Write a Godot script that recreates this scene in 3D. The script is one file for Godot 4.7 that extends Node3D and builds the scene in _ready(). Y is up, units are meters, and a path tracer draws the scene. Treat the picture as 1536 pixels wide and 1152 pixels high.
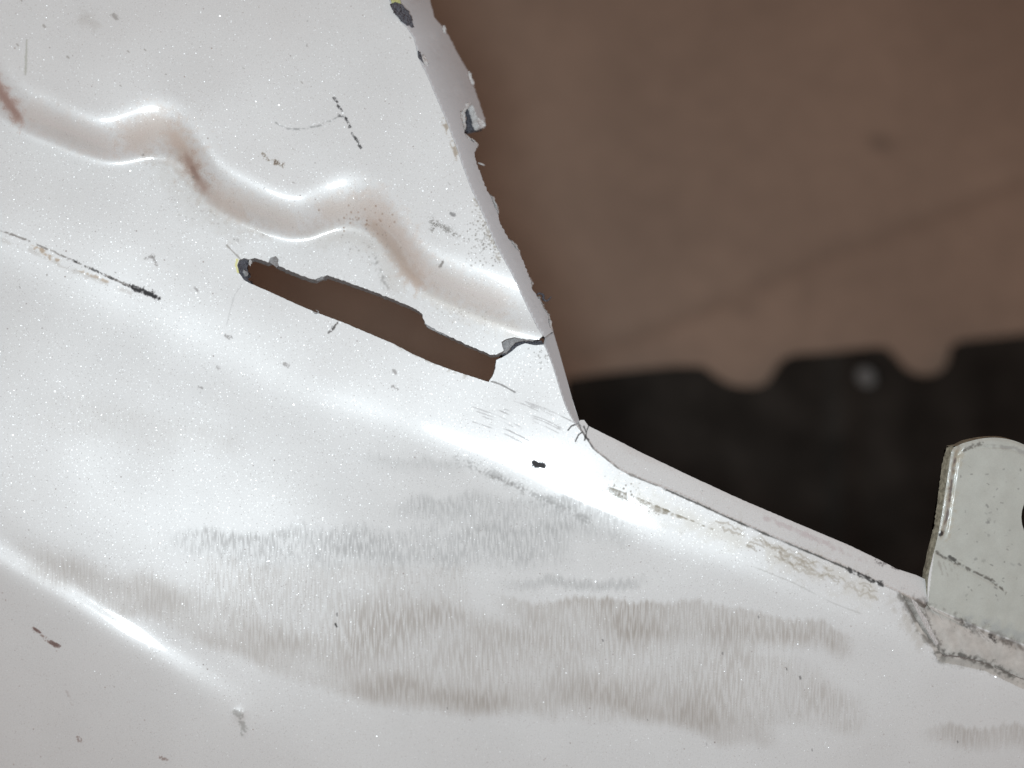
extends Node3D
# Close-up of a broken pearl-white bumper cover held above a brown board, lit by a small flash beside the lens.
# All outlines are given in units of 0.15 mm ("u") on the plane through the middle of the bumper.

const U := 0.00015            # metres per unit
const LIFT := 0.19            # height of the bumper's reference plane over the board
const EYE := 0.322            # camera over the reference plane
const EYE_U := EYE / U
const CX := 768.0
const CY := 576.0
const FLOOR_U := -LIFT / U
const SLANT := 0.30           # the board's tilt, metres per metre, set so it darkens towards the top
const SLANT_X := -0.17
const TW := 1736              # paint texture: one texel per unit
const TH := 1302
const TX := 100.0
const TY := 75.0

var rng := RandomNumberGenerator.new()
var wave := FastNoiseLite.new()
var fray := FastNoiseLite.new()
var M := {}

# grid of panel heights
const GX0 := -220.0
const GY0 := -180.0
const GS := 4.0
const GW := 500
const GH := 380
var grid := PackedFloat32Array()

func _ready():
	rng.seed = 7
	# ---- camera, light, exposure
	var cam := Camera3D.new()
	cam.name = "camera"
	var lens := CameraAttributesPhysical.new()
	lens.frustum_focal_length = 12.0 / tan(deg_to_rad(2.0 * rad_to_deg(atan(CY * U / EYE))) / 2.0)
	lens.frustum_near = 0.01
	lens.frustum_far = 20.0
	lens.frustum_focus_distance = EYE - 0.001
	lens.exposure_aperture = 4.1
	cam.attributes = lens
	cam.fov = 2.0 * rad_to_deg(atan(CY * U / EYE))
	cam.near = 0.01
	cam.far = 20.0
	add_child(cam)
	cam.position = Vector3(0, LIFT + EYE, 0)
	cam.rotation = Vector3(-PI / 2, 0, 0)
	cam.current = true

	var env := Environment.new()
	env.background_mode = Environment.BG_SKY
	var sm := ProceduralSkyMaterial.new()
	sm.sky_top_color = Color(0.43, 0.385, 0.36)
	sm.sky_horizon_color = Color(0.67, 0.48, 0.38)
	sm.sky_curve = 0.25
	sm.ground_horizon_color = Color(0.42, 0.32, 0.26)
	sm.ground_bottom_color = Color(0.30, 0.24, 0.2)
	sm.sky_energy_multiplier = 1.15
	sm.ground_energy_multiplier = 0.8
	var sky := Sky.new()
	sky.sky_material = sm
	env.sky = sky
	env.tonemap_mode = Environment.TONE_MAPPER_LINEAR
	env.tonemap_exposure = 1.0
	env.sdfgi_enabled = true
	env.ssao_enabled = true
	env.ssil_enabled = true
	var we := WorldEnvironment.new()
	we.name = "world_environment"
	we.environment = env
	add_child(we)

	var flash := AreaLight3D.new()
	flash.name = "flash_light"
	flash.area_size = Vector2(0.058, 0.044)
	flash.light_energy = 0.091
	flash.light_color = Color(0.925, 0.972, 1.0)
	flash.shadow_enabled = true
	add_child(flash)
	flash.position = Vector3(-0.012, LIFT + EYE + 0.004, -0.006)
	flash.look_at(Vector3(0, LIFT, 0.0), Vector3(0, 0, -1))

	# ---- build
	wave.seed = 11
	wave.noise_type = FastNoiseLite.TYPE_SIMPLEX_SMOOTH
	wave.frequency = 1.0
	wave.fractal_type = FastNoiseLite.FRACTAL_NONE
	fray.seed = 5
	fray.noise_type = FastNoiseLite.TYPE_SIMPLEX_SMOOTH
	fray.frequency = 0.16
	fray.fractal_octaves = 3
	heights()
	materials()
	board()
	dark_shape()
	bumper()

# ------------------------------------------------------------------ helpers
func put(px: float, py: float, h: float) -> Vector3:
	var k := U * (1.0 - h / EYE_U)
	return Vector3((px - CX) * k, LIFT + h * U, (py - CY) * k)

func board_u(px: float, py: float, over: float) -> float:
	var q := (py - CY) * SLANT + (px - CX) * SLANT_X
	return (FLOOR_U + over + q) / (1.0 + q / EYE_U)

func uv_of(w: Vector3) -> Vector2:
	return Vector2((w.x / U + CX + TX) / TW, (w.z / U + CY + TY) / TH)

func pts(a: Array) -> PackedVector2Array:
	var r := PackedVector2Array()
	for i in range(0, a.size(), 2):
		r.append(Vector2(a[i], a[i + 1]))
	return r

func smooth_line(p: PackedVector2Array, n := 6) -> PackedVector2Array:
	var r := PackedVector2Array()
	for i in p.size() - 1:
		var a := p[maxi(i - 1, 0)]
		var d := p[mini(i + 2, p.size() - 1)]
		for k in n:
			r.append(p[i].cubic_interpolate(p[i + 1], a, d, float(k) / n))
	r.append(p[p.size() - 1])
	return r

func curve_of(p: PackedVector2Array) -> Curve2D:
	var c := Curve2D.new()
	c.bake_interval = 6.0
	for q in p:
		c.add_point(q)
	return c

# a line cut into short steps and roughened sideways by torn units
func torn(p: PackedVector2Array, by: float, step := 2.5) -> PackedVector2Array:
	var r := PackedVector2Array()
	for i in p.size() - 1:
		var d := p[i + 1] - p[i]
		var n := maxi(1, int(d.length() / step))
		var side := d.normalized().orthogonal()
		for k in n:
			var q := p[i] + d * (float(k) / n)
			r.append(q + side * by * 1.6 * fray.get_noise_2d(q.x, q.y))
	r.append(p[p.size() - 1])
	return r

func mesh_of(v: PackedVector3Array, n: PackedVector3Array, idx: PackedInt32Array) -> ArrayMesh:
	var uv := PackedVector2Array()
	uv.resize(v.size())
	for i in v.size():
		uv[i] = uv_of(v[i])
	var arr := []
	arr.resize(Mesh.ARRAY_MAX)
	arr[Mesh.ARRAY_VERTEX] = v
	arr[Mesh.ARRAY_NORMAL] = n
	arr[Mesh.ARRAY_TEX_UV] = uv
	arr[Mesh.ARRAY_INDEX] = idx
	var tan := PackedFloat32Array()
	tan.resize(v.size() * 4)
	for i in v.size():
		tan[i * 4] = 1.0
		tan[i * 4 + 3] = 1.0
	arr[Mesh.ARRAY_TANGENT] = tan
	var m := ArrayMesh.new()
	m.add_surface_from_arrays(Mesh.PRIMITIVE_TRIANGLES, arr)
	return m

func node_of(called: String, m: Mesh, mat: Material, parent: Node) -> MeshInstance3D:
	var o := MeshInstance3D.new()
	o.name = called
	o.mesh = m
	o.material_override = mat
	parent.add_child(o, true)
	return o

# Fills an outline with a sheet whose height is hf(px, py); returns [top, underside, edge walls].
func sheet(poly: PackedVector2Array, hf: Callable, step: float, thick: float, e := 2.0, skip = null, sided := false) -> Array:
	var box := Rect2(poly[0], Vector2.ZERO)
	for q in poly:
		box = box.expand(q)
	var x0 := floorf(box.position.x / step) * step
	var y0 := floorf(box.position.y / step) * step
	var nx := int(ceil((box.end.x - x0) / step)) + 1
	var ny := int(ceil((box.end.y - y0) / step)) + 1
	var cut := {}
	for i in poly.size():
		var a := poly[i]
		var b := poly[(i + 1) % poly.size()]
		var n := int(a.distance_to(b) / (step * 0.2)) + 1
		for k in n:
			var q := a.lerp(b, float(k) / n)
			cut[int((q.y - y0) / step) * nx + int((q.x - x0) / step)] = true
	var v := PackedVector3Array()
	var nor := PackedVector3Array()
	var idx := PackedInt32Array()
	var known := {}
	var vertex := func(q: Vector2) -> int:
		var key := Vector2i(roundi(q.x * 64.0), roundi(q.y * 64.0))
		if known.has(key):
			return known[key]
		if sided:
			held = 1 if on_flap(q.x, q.y) else 0
		var w := put(q.x, q.y, hf.call(q.x, q.y))
		var dx: Vector3 = put(q.x + e, q.y, hf.call(q.x + e, q.y)) - put(q.x - e, q.y, hf.call(q.x - e, q.y))
		var dy: Vector3 = put(q.x, q.y + e, hf.call(q.x, q.y + e)) - put(q.x, q.y - e, hf.call(q.x, q.y - e))
		held = -1
		v.append(w)
		nor.append(dy.cross(dx).normalized())
		known[key] = v.size() - 1
		return v.size() - 1
	for j in ny:
		# runs of cells between cut ones share their inside test
		var last_in := -1
		for i in nx:
			var x := x0 + i * step
			var y := y0 + j * step
			if cut.has(j * nx + i):
				last_in = -1
				var cell := PackedVector2Array([Vector2(x, y), Vector2(x + step, y), Vector2(x + step, y + step), Vector2(x, y + step)])
				for piece in Geometry2D.intersect_polygons(cell, poly):
					var t := Geometry2D.triangulate_polygon(piece)
					for k in range(0, t.size(), 3):
						var a: Vector2 = piece[t[k]]
						var b: Vector2 = piece[t[k + 1]]
						var c: Vector2 = piece[t[k + 2]]
						var turn := (b - a).cross(c - a)
						if absf(turn) < 1e-4:
							continue
						idx.append(vertex.call(a))
						if turn > 0.0:
							idx.append(vertex.call(b))
							idx.append(vertex.call(c))
						else:
							idx.append(vertex.call(c))
							idx.append(vertex.call(b))
				continue
			if last_in < 0:
				last_in = 1 if Geometry2D.is_point_in_polygon(Vector2(x + step * 0.5, y + step * 0.5), poly) else 0
			if last_in == 1:
				var a: int = vertex.call(Vector2(x, y))
				var b: int = vertex.call(Vector2(x + step, y))
				var c: int = vertex.call(Vector2(x + step, y + step))
				var d: int = vertex.call(Vector2(x, y + step))
				idx.append_array(PackedInt32Array([a, b, c, a, c, d]))
	var top := mesh_of(v, nor, idx)
	# underside
	var v2 := PackedVector3Array()
	var n2 := PackedVector3Array()
	v2.resize(v.size())
	n2.resize(v.size())
	for i in v.size():
		v2[i] = v[i] - nor[i] * thick * U
		n2[i] = -nor[i]
	var i2 := idx.duplicate()
	i2.reverse()
	var under := mesh_of(v2, n2, i2)
	# walls
	var v3 := PackedVector3Array()
	var n3 := PackedVector3Array()
	var i3 := PackedInt32Array()
	var ccw := Geometry2D.is_polygon_clockwise(poly)
	var outs := PackedVector3Array()
	for i in poly.size():
		var ka: int = vertex.call(poly[i])
		var kb: int = vertex.call(poly[(i + 1) % poly.size()])
		outs.append((v[kb] - v[ka]).cross(nor[ka]).normalized() * (1.0 if ccw else -1.0))
	for i in poly.size():
		var a := poly[i]
		var b := poly[(i + 1) % poly.size()]
		if skip != null and skip.call((a + b) * 0.5):
			continue
		var ka: int = vertex.call(a)
		var kb: int = vertex.call(b)
		var ta := v[ka]
		var tb := v[kb]
		var s := v3.size()
		var np := poly.size()
		var oa := (outs[i] + outs[(i + np - 1) % np] + 0.5 * outs[(i + np - 2) % np] + 0.5 * outs[(i + 1) % np]).normalized()
		var ob := (outs[(i + 1) % np] + outs[i] + 0.5 * outs[(i + np - 1) % np] + 0.5 * outs[(i + 2) % np]).normalized()
		var lean := minf(thick * 0.09, 3.0) * U
		var ua := ta - nor[ka] * thick * U + oa * lean
		var ub := tb - nor[kb] * thick * U + ob * lean
		v3.append_array(PackedVector3Array([ta, tb, ub, ua]))
		var na := (oa + nor[ka] * 0.12).normalized()
		var nb := (ob + nor[kb] * 0.12).normalized()
		n3.append_array(PackedVector3Array([na, nb, nb, na]))
		if ccw:
			i3.append_array(PackedInt32Array([s, s + 1, s + 2, s, s + 2, s + 3]))
		else:
			i3.append_array(PackedInt32Array([s, s + 2, s + 1, s, s + 3, s + 2]))
	var walls: ArrayMesh = mesh_of(v3, n3, i3) if v3.size() else null
	return [top, under, walls]

# ------------------------------------------------------------------ the panel's relief
var ridge := PackedVector2Array()
var foot := PackedVector2Array()
var crest := PackedVector2Array()
var shoulder := PackedVector2Array()
var flap_side := PackedVector2Array()

func below(line: PackedVector2Array, p: Vector2) -> bool:
	# whether p lies on the lower-left side of a line that runs from left to right
	for i in line.size() - 1:
		if p.x >= line[i].x and p.x < line[i + 1].x:
			return p.y > lerpf(line[i].y, line[i + 1].y, (p.x - line[i].x) / maxf(line[i + 1].x - line[i].x, 0.001))
	return p.y > line[line.size() - 1].y if p.x > line[0].x else p.y > line[0].y

func softplus(x: float, w: float) -> float:
	var t := x / w
	if t > 20.0:
		return x
	if t < -20.0:
		return 0.0
	return w * log(1.0 + exp(t))

func heights():
	ridge = smooth_line(pts([-420, 190, -220, 275, -100, 330, 0, 372, 120, 425, 230, 478, 350, 540, 480, 592, 560, 622, 633, 652, 733, 697, 800, 728, 900, 776, 1000, 818, 1087, 842, 1183, 882, 1279, 925, 1420, 985, 1560, 1040, 1800, 1130]), 4)
	foot = smooth_line(pts([-320, -10, -150, 40, -90, 90, -40, 130, 0, 170, 41, 196, 82, 212, 146, 236, 182, 240, 219, 233, 252, 234, 278, 246, 297, 279, 324, 309, 365, 330, 424, 352, 460, 354, 501, 341, 538, 341, 568, 356, 592, 388, 622, 425, 661, 448, 720, 474, 780, 496, 850, 515]), 5)
	shoulder = smooth_line(pts([-320, -90, -150, -40, -90, -30, -40, 10, -8, 60, 12, 98, 36, 122, 75, 140, 114, 162, 150, 172, 182, 160, 212, 145, 243, 142, 272, 152, 293, 176, 308, 212, 328, 240, 372, 262, 420, 284, 455, 286, 488, 266, 522, 254, 556, 260, 584, 282, 604, 318, 628, 356, 664, 376, 720, 392, 780, 408, 850, 420]), 5)
	flap_side = pts([374, 405, 560, 470, 738, 550, 747, 537, 757, 530, 765, 520, 776, 513, 790, 510.5, 830, 513, 830, -300, 374, -300])
	var rc := curve_of(ridge)
	var fc := curve_of(foot)
	var sc := curve_of(shoulder)
	crest = smooth_line(pts([-320, 640, -220, 700, -100, 770, 0, 838, 100, 896, 200, 958, 320, 1030, 420, 1100, 560, 1220, 700, 1380, 760, 1500]), 4)
	var cc := curve_of(crest)
	grid.resize(GW * GH)
	for j in GH:
		for i in GW:
			var p := Vector2(GX0 + i * GS, GY0 + j * GS)
			var s := rc.get_closest_point(p).distance_to(p)
			if not below(ridge, p):
				s = -s
			var a := 1.0 - smoothstep(60.0, 760.0, p.x)
			# gutter lies nearly level, the skin below the ridge falls away and rises again towards the crest
			var tight := lerpf(16.0, 11.0, smoothstep(300.0, 700.0, p.x))
			var bend := lerpf(0.10, 0.20, smoothstep(250.0, 700.0, p.x))
			var rise := lerpf(0.19, 0.135, smoothstep(430.0, 740.0, p.x))
			var h := rise * s - (bend + rise) * softplus(s, tight)
			var sp := maxf(s, 0.0)
			h += 0.04 * softplus(sp - 60.0, 30.0) + 0.05 * a * softplus(sp - 160.0, 60.0)
			h += lerpf(0.10 * softplus(540.0 - p.x - 0.9 * (p.y - 250.0), 70.0), 0.09 * softplus(520.0 - p.x, 90.0), smoothstep(60.0, 380.0, s)) + 0.045 * (softplus(p.x - 560.0, 60.0) - softplus(p.x - 1160.0, 60.0)) + 0.06 * (softplus(p.x - 800.0, 50.0) - softplus(p.x - 1160.0, 60.0))
			if p.x < 800.0 and p.y > 500.0:
				var c := cc.get_closest_point(p).distance_to(p)
				if not below(crest, p):
					c = -c
				var b := 1.0 - smoothstep(180.0, 440.0, p.x)
				h += b * 0.52 * (softplus(c + 18.0, 5.5) - softplus(c - 2.0, 9.0)) - (0.28 * a) * softplus(c - 2.0, 12.0)
			# the wavy step up to the flap
			if p.x < 860.0 and p.y < 560.0:
				var fb := below(foot, p)
				if not fb:
					var t := 1.0
					if below(shoulder, p):
						var df := fc.get_closest_point(p).distance_to(p)
						var ds := sc.get_closest_point(p).distance_to(p)
						t = 1.0 - pow(1.0 - df / maxf(df + ds, 0.001), 1.8)
					h += (41.0 - 13.0 * smoothstep(560.0, 820.0, p.x)) * t
			h += 1.2 * wave.get_noise_2d(p.x * 0.005, p.y * 0.006) + 0.05 * wave.get_noise_2d(p.x * 0.021, p.y * 0.021 + 40.0)
			h += 3.0 * exp(-(Vector2(359, 1072).distance_squared_to(p)) / 60.0)
			grid[j * GW + i] = h
	# round the step's shoulder and foot
	for pass_ in 5:
		var g2 := grid.duplicate()
		for j in range(1, GH - 1):
			if GY0 + j * GS > 560.0:
				break
			for i in range(1, GW - 1):
				if GX0 + i * GS > 860.0:
					break
				var k := j * GW + i
				g2[k] = (grid[k] * 2.0 + grid[k - 1] + grid[k + 1] + grid[k - GW] + grid[k + GW] + 0.5 * (grid[k - GW - 1] + grid[k - GW + 1] + grid[k + GW - 1] + grid[k + GW + 1])) / 8.0
		grid = g2

func base(px: float, py: float) -> float:
	var x := clampf((px - GX0) / GS, 0.0, GW - 1.001)
	var y := clampf((py - GY0) / GS, 0.0, GH - 1.001)
	var i := int(x)
	var j := int(y)
	var fx := x - i
	var fy := y - j
	var k := j * GW + i
	return lerpf(lerpf(grid[k], grid[k + 1], fx), lerpf(grid[k + GW], grid[k + GW + 1], fx), fy)

func raise(px: float, py: float) -> float:
	# the flap springs up towards its broken end
	var t := smoothstep(400.0, 800.0, px)
	return 14.0 * t * t

var held := -1        # which side of the crack heights are read on while a slope is measured

func on_flap(px: float, py: float) -> bool:
	return px > 374.0 and px < 832.0 and py < 553.0 and Geometry2D.is_point_in_polygon(Vector2(px, py), flap_side)

func panel_height(px: float, py: float) -> float:
	var h := base(px, py)
	if held == 1 or (held < 0 and on_flap(px, py)):
		h += raise(px, py)
	return h

# ------------------------------------------------------------------ paint
var tint: Image      # rgb: colour over the paint, a: how much
var gloss: PackedByteArray

var on_tab := false

func tab_height(px: float, py: float) -> float:
	return base(1427.0, 925.0) - 14.0 + (py - 800.0) * 0.04 - (px - 1450.0) * 0.05

func tex(px: float, py: float) -> Vector2:
	var w := put(px, py, tab_height(px, py) if on_tab else panel_height(px, py))
	return Vector2(w.x / U + CX + TX, w.z / U + CY + TY)

func daub(at: Vector2, c: Color, amount: float):
	var x := int(at.x)
	var y := int(at.y)
	if x < 0 or y < 0 or x >= TW or y >= TH:
		return
	var old := tint.get_pixel(x, y)
	tint.set_pixel(x, y, old.lerp(c, clampf(amount, 0.0, 1.0)))

# a rubbed or drawn line: width, softness by distance, broken up by noise
func stroke(p: PackedVector2Array, width: float, c: Color, amount: float, broken := 0.0, fine := 0.25):
	var q := PackedVector2Array()
	for a in p:
		q.append(tex(a.x, a.y))
	var box := Rect2(q[0], Vector2.ZERO)
	for a in q:
		box = box.expand(a)
	box = box.grow(width * 1.5 + 1.0)
	for y in range(int(box.position.y), int(box.end.y) + 1):
		for x in range(int(box.position.x), int(box.end.x) + 1):
			var at := Vector2(x + 0.5, y + 0.5)
			var d := 1e9
			for i in q.size() - 1:
				d = minf(d, Geometry2D.get_closest_point_to_segment(at, q[i], q[i + 1]).distance_to(at))
			d *= 1.0 + 0.45 * wave.get_noise_2d(x * 0.07, y * 0.07 + 31.0) + 0.3 * wave.get_noise_2d(x * 0.31 + 7.0, y * 0.31)
			if d > width * 1.5:
				continue
			var m := 1.0 - smoothstep(width * (0.35 if width < 7.0 else 0.05), width * (1.0 if width < 7.0 else 1.15), d)
			if broken > 0.0:
				m *= smoothstep(broken - 0.35, broken + 0.35, 0.5 + 0.6 * wave.get_noise_2d(x * fine, y * fine) + 0.5 * wave.get_noise_2d(x * fine * 0.29, y * fine * 0.29 + 50.0))
			daub(Vector2(x, y), c, amount * m)

func speckle(at: Vector2, size: Vector2, n: int, c: Color, amount: float, r := 1.4):
	for k in n:
		var o := Vector2(rng.randfn(), rng.randfn()) * size * 0.5
		var p := tex(at.x + o.x, at.y + o.y)
		var rr := r * rng.randf_range(0.5, 1.3)
		for dy in range(-2, 3):
			for dx in range(-2, 3):
				var d := Vector2(dx, dy).length()
				if d <= rr + 0.5:
					daub(p + Vector2(dx, dy), c, amount * clampf(rr + 0.5 - d, 0.0, 1.0) * rng.randf_range(0.4, 1.0))

# a whole outline in another colour, faintly clouded
func fill(outline: PackedVector2Array, c: Color, cloud: float):
	var p := PackedVector2Array()
	for q in outline:
		p.append(tex(q.x, q.y))
	var box := Rect2(p[0], Vector2.ZERO)
	for q in p:
		box = box.expand(q)
	for y in range(int(box.position.y), int(box.end.y) + 1):
		for x in range(int(box.position.x), int(box.end.x) + 1):
			if Geometry2D.is_point_in_polygon(Vector2(x, y), p):
				var k := 1.0 + cloud * (wave.get_noise_2d(x * 0.03, y * 0.03) + 0.6 * wave.get_noise_2d(x * 0.11, y * 0.11))
				daub(Vector2(x, y), Color(c.r * k, c.g * k, c.b * k), 1.0)

# rubbing scuffs: rows of [x, top, bottom]
func scuff(rows: Array, streaks: PackedByteArray, c: Color, much: float, streaky: float, soft_top := 8.0, soft_low := 16.0):
	var amount := much * 1.12
	var xs := PackedFloat32Array()
	var tops := PackedFloat32Array()
	var lows := PackedFloat32Array()
	for k in range(0, rows.size(), 3):
		var a := tex(rows[k], rows[k + 1])
		var b := tex(rows[k], rows[k + 2])
		xs.append(a.x)
		tops.append(a.y)
		lows.append(b.y)
	var n := xs.size()
	var seg := 0
	for x in range(maxi(0, int(xs[0])), mini(TW, int(xs[n - 1]))):
		while seg < n - 2 and x > xs[seg + 1]:
			seg += 1
		var t := clampf((x - xs[seg]) / (xs[seg + 1] - xs[seg]), 0.0, 1.0)
		t = t * t * (3.0 - 2.0 * t)
		var wob := 9.0 * wave.get_noise_2d(x * 0.012, tops[0]) + 5.0 * wave.get_noise_2d(x * 0.11, tops[0] + 9.0)
		var top := lerpf(tops[seg], tops[seg + 1], t) + wob
		var low := lerpf(lows[seg], lows[seg + 1], t) + wob * 0.8
		var ends := smoothstep(xs[0], xs[0] + 70.0, x) * (1.0 - smoothstep(xs[n - 1] - 40.0, xs[n - 1], x))
		for y in range(maxi(0, int(top - soft_top)), mini(TH, int(low + soft_low))):
			var m := smoothstep(top - soft_top, top + soft_top, y) * (1.0 - smoothstep(low - soft_low, low + soft_low, y)) * ends
			if m < 0.01:
				continue
			var s := streaks[y * TW + x] / 255.0
			m *= lerpf(1.0, smoothstep(0.28, 0.72, s), streaky) * (0.9 + 0.35 * wave.get_noise_2d(x * 0.008, y * 0.014))
			daub(Vector2(x, y), c, amount * m)

func noise_bytes(w: int, h: int, freq: float, seed_: int, octaves: int) -> PackedByteArray:
	var f := FastNoiseLite.new()
	f.seed = seed_
	f.noise_type = FastNoiseLite.TYPE_SIMPLEX_SMOOTH
	f.frequency = freq
	f.fractal_octaves = octaves
	var im := f.get_image(w, h, false, false, false)
	im.convert(Image.FORMAT_L8)
	if w != TW or h != TH:
		im.resize(TW, TH, Image.INTERPOLATE_CUBIC)
	return im.get_data()

func paint_textures():
	tint = Image.create(TW, TH, false, Image.FORMAT_RGBA8)
	tint.fill(Color(0.855, 0.862, 0.858, 1.0))
	var streaks := noise_bytes(TW, 120, 0.26, 21, 4)
	var streaks2 := noise_bytes(TW, 210, 0.24, 33, 4)
	var grime := Color(0.61, 0.582, 0.55)
	var grey := Color(0.60, 0.605, 0.60)
	var brown := Color(0.55, 0.43, 0.33)
	var dark := Color(0.16, 0.16, 0.165)
	fill(pts([1350, 888, 1395, 909, 1463, 941, 1536, 969, 1720, 1045, 1720, 1110, 1536, 1034, 1477, 1006, 1440, 998, 1408, 992, 1398, 972, 1376, 945]), Color(0.735, 0.72, 0.695), 0.05)
	on_tab = true
	fill(pts([1391, 907, 1404, 800, 1424, 660, 1500, 640, 1600, 680, 1720, 800, 1720, 1030, 1536, 966, 1463, 938]), Color(0.725, 0.735, 0.705), 0.014)
	on_tab = false
	# broad rubbing scuffs on the skin
	scuff([0, 798, 838, 100, 836, 884, 200, 868, 928, 330, 904, 974, 450, 958, 1022, 560, 1004, 1056, 700, 1030, 1066, 900, 1028, 1060, 1000, 1044, 1086, 1100, 1068, 1112, 1175, 1096, 1122], streaks, grime, 0.36, 0.4, 22.0, 12.0)
	scuff([470, 905, 1010, 600, 890, 1055, 750, 930, 1068, 900, 938, 1075, 1050, 948, 1090, 1150, 985, 1085, 1310, 1050, 1096], streaks, grime, 0.38, 0.75, 20.0, 14.0)
	scuff([730, 896, 915, 850, 900, 940, 960, 898, 955, 1100, 908, 962, 1200, 930, 966, 1290, 955, 988], streaks, grime, 0.55, 0.6, 5.0, 16.0)
	scuff([230, 800, 828, 330, 796, 836, 500, 790, 850, 650, 795, 850, 870, 788, 846], streaks2, grey, 0.40, 0.85)
	scuff([560, 752, 772, 700, 744, 790, 850, 744, 800, 960, 780, 818], streaks2, grey, 0.34, 0.75)
	scuff([730, 872, 884, 850, 868, 882, 980, 860, 876], streaks2, grey, 0.36, 0.5, 5.0, 6.0)
	scuff([520, 684, 696, 620, 682, 698, 720, 690, 702], streaks2, grey, 0.25, 0.5)
	scuff([260, 830, 900, 400, 850, 965, 520, 850, 1000, 720, 850, 935], streaks, grime, 0.22, 0.9)
	scuff([1370, 1090, 1108, 1450, 1086, 1116, 1620, 1090, 1124], streaks, grime, 0.42, 0.6, 5.0, 12.0)
	scuff([20, 590, 640, 120, 600, 660, 260, 625, 670, 380, 655, 685], streaks2, grime, 0.12, 0.5, 20.0, 20.0)
	stroke(pts([688, 690, 740, 712, 800, 742, 850, 764, 880, 780]), 9.0, grey, 0.5, 0.45, 0.15)
	stroke(pts([720, 708, 790, 736]), 4.0, Color(0.45, 0.44, 0.43), 0.35, 0.5, 0.2)
	# brown reflections painted on the wavy step's walls, plus dirt specks
	stroke(pts([205, 205, 236, 188, 262, 205, 284, 242]), 34.0, Color(0.76, 0.67, 0.60), 0.36)
	stroke(pts([262, 205, 284, 240, 298, 270, 322, 300, 360, 322]), 18.0, Color(0.72, 0.60, 0.52), 0.28)
	stroke(pts([-10, 120, 6, 145, 26, 174]), 16.0, Color(0.62, 0.46, 0.40), 0.5)
	stroke(pts([0, 136, 12, 154, 26, 172]), 10.0, Color(0.50, 0.36, 0.32), 0.38)
	stroke(pts([282, 240, 292, 258, 306, 282]), 12.0, Color(0.52, 0.38, 0.32), 0.38)
	stroke(pts([288, 252, 296, 266]), 5.0, Color(0.45, 0.32, 0.28), 0.25)
	stroke(pts([225, 238, 262, 246, 290, 285, 330, 322, 400, 352]), 12.0, Color(0.66, 0.63, 0.60), 0.3)
	stroke(pts([250, 262, 300, 318, 360, 352]), 26.0, Color(0.76, 0.75, 0.73), 0.3)
	stroke(pts([495, 316, 535, 308, 570, 330, 600, 372, 622, 412]), 26.0, Color(0.77, 0.68, 0.61), 0.3)
	stroke(pts([560, 338, 590, 372, 608, 402, 628, 425]), 13.0, Color(0.66, 0.54, 0.45), 0.36)
	stroke(pts([470, 354, 530, 350, 575, 374, 592, 420]), 24.0, Color(0.74, 0.72, 0.69), 0.35)
	stroke(pts([560, 385, 572, 410, 578, 432]), 7.0, Color(0.5, 0.5, 0.49), 0.45, 0.5, 0.12)
	stroke(pts([640, 440, 700, 470, 770, 494]), 16.0, Color(0.76, 0.72, 0.67), 0.3)
	stroke(pts([745, 452, 690, 432, 640, 410, 560, 300]), 30.0, Color(0.82, 0.77, 0.73), 0.4)
	stroke(pts([330, 290, 380, 312, 430, 332]), 26.0, Color(0.83, 0.79, 0.75), 0.4)
	stroke(pts([50, 170, 100, 196, 150, 215]), 28.0, Color(0.83, 0.79, 0.76), 0.4)
	speckle(Vector2(545, 330), Vector2(40, 22), 34, Color(0.45, 0.32, 0.24), 0.5)
	speckle(Vector2(550, 362), Vector2(50, 22), 40, Color(0.42, 0.40, 0.38), 0.4, 1.1)
	speckle(Vector2(300, 320), Vector2(90, 30), 46, Color(0.48, 0.46, 0.43), 0.3, 1.0)
	speckle(Vector2(690, 470), Vector2(50, 16), 34, Color(0.5, 0.48, 0.44), 0.35, 1.0)
	# marks on the flap
	for s in [[500, 146, 506, 153], [506, 158, 513, 166], [508, 173, 520, 178], [518, 176, 525, 190], [528, 200, 534, 209], [534, 208, 541, 222]]:
		stroke(pts(s), 2.6, dark, 0.75, 0.3, 0.4)
	stroke(pts([414, 184, 428, 193, 452, 194, 480, 188, 510, 174]), 2.2, Color(0.45, 0.46, 0.46), 0.45, 0.4, 0.15)
	stroke(pts([394, 230, 402, 240, 414, 242, 424, 250]), 3.4, Color(0.42, 0.37, 0.31), 0.6, 0.5, 0.3)
	stroke(pts([414, 244, 424, 247]), 4.5, Color(0.40, 0.34, 0.28), 0.6, 0.35, 0.3)
	stroke(pts([645, 330, 652, 338, 664, 340, 682, 352]), 7.5, Color(0.40, 0.39, 0.37), 0.6, 0.55, 0.3)
	stroke(pts([648, 345, 656, 332]), 4.0, Color(0.40, 0.39, 0.37), 0.5, 0.5, 0.3)
	stroke(pts([676, 320, 680, 323]), 4.0, Color(0.4, 0.4, 0.4), 0.6)
	stroke(pts([661, 399, 664, 393]), 3.0, Color(0.4, 0.38, 0.36), 0.6)
	speckle(Vector2(722, 348), Vector2(26, 46), 120, Color(0.42, 0.40, 0.37), 0.5, 1.1)
	speckle(Vector2(735, 370), Vector2(22, 24), 50, Color(0.38, 0.37, 0.35), 0.45, 1.1)
	stroke(pts([666, 180, 676, 208, 684, 232]), 6.0, Color(0.55, 0.49, 0.41), 0.6, 0.4, 0.12)
	stroke(pts([712, 300, 735, 352, 750, 388]), 6.0, Color(0.56, 0.53, 0.48), 0.5, 0.5, 0.2)
	stroke(pts([170, 22, 174, 28]), 4.0, Color(0.5, 0.48, 0.46), 0.5)
	stroke(pts([125, 28, 140, 36]), 12.0, Color(0.74, 0.73, 0.71), 0.4)
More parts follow.
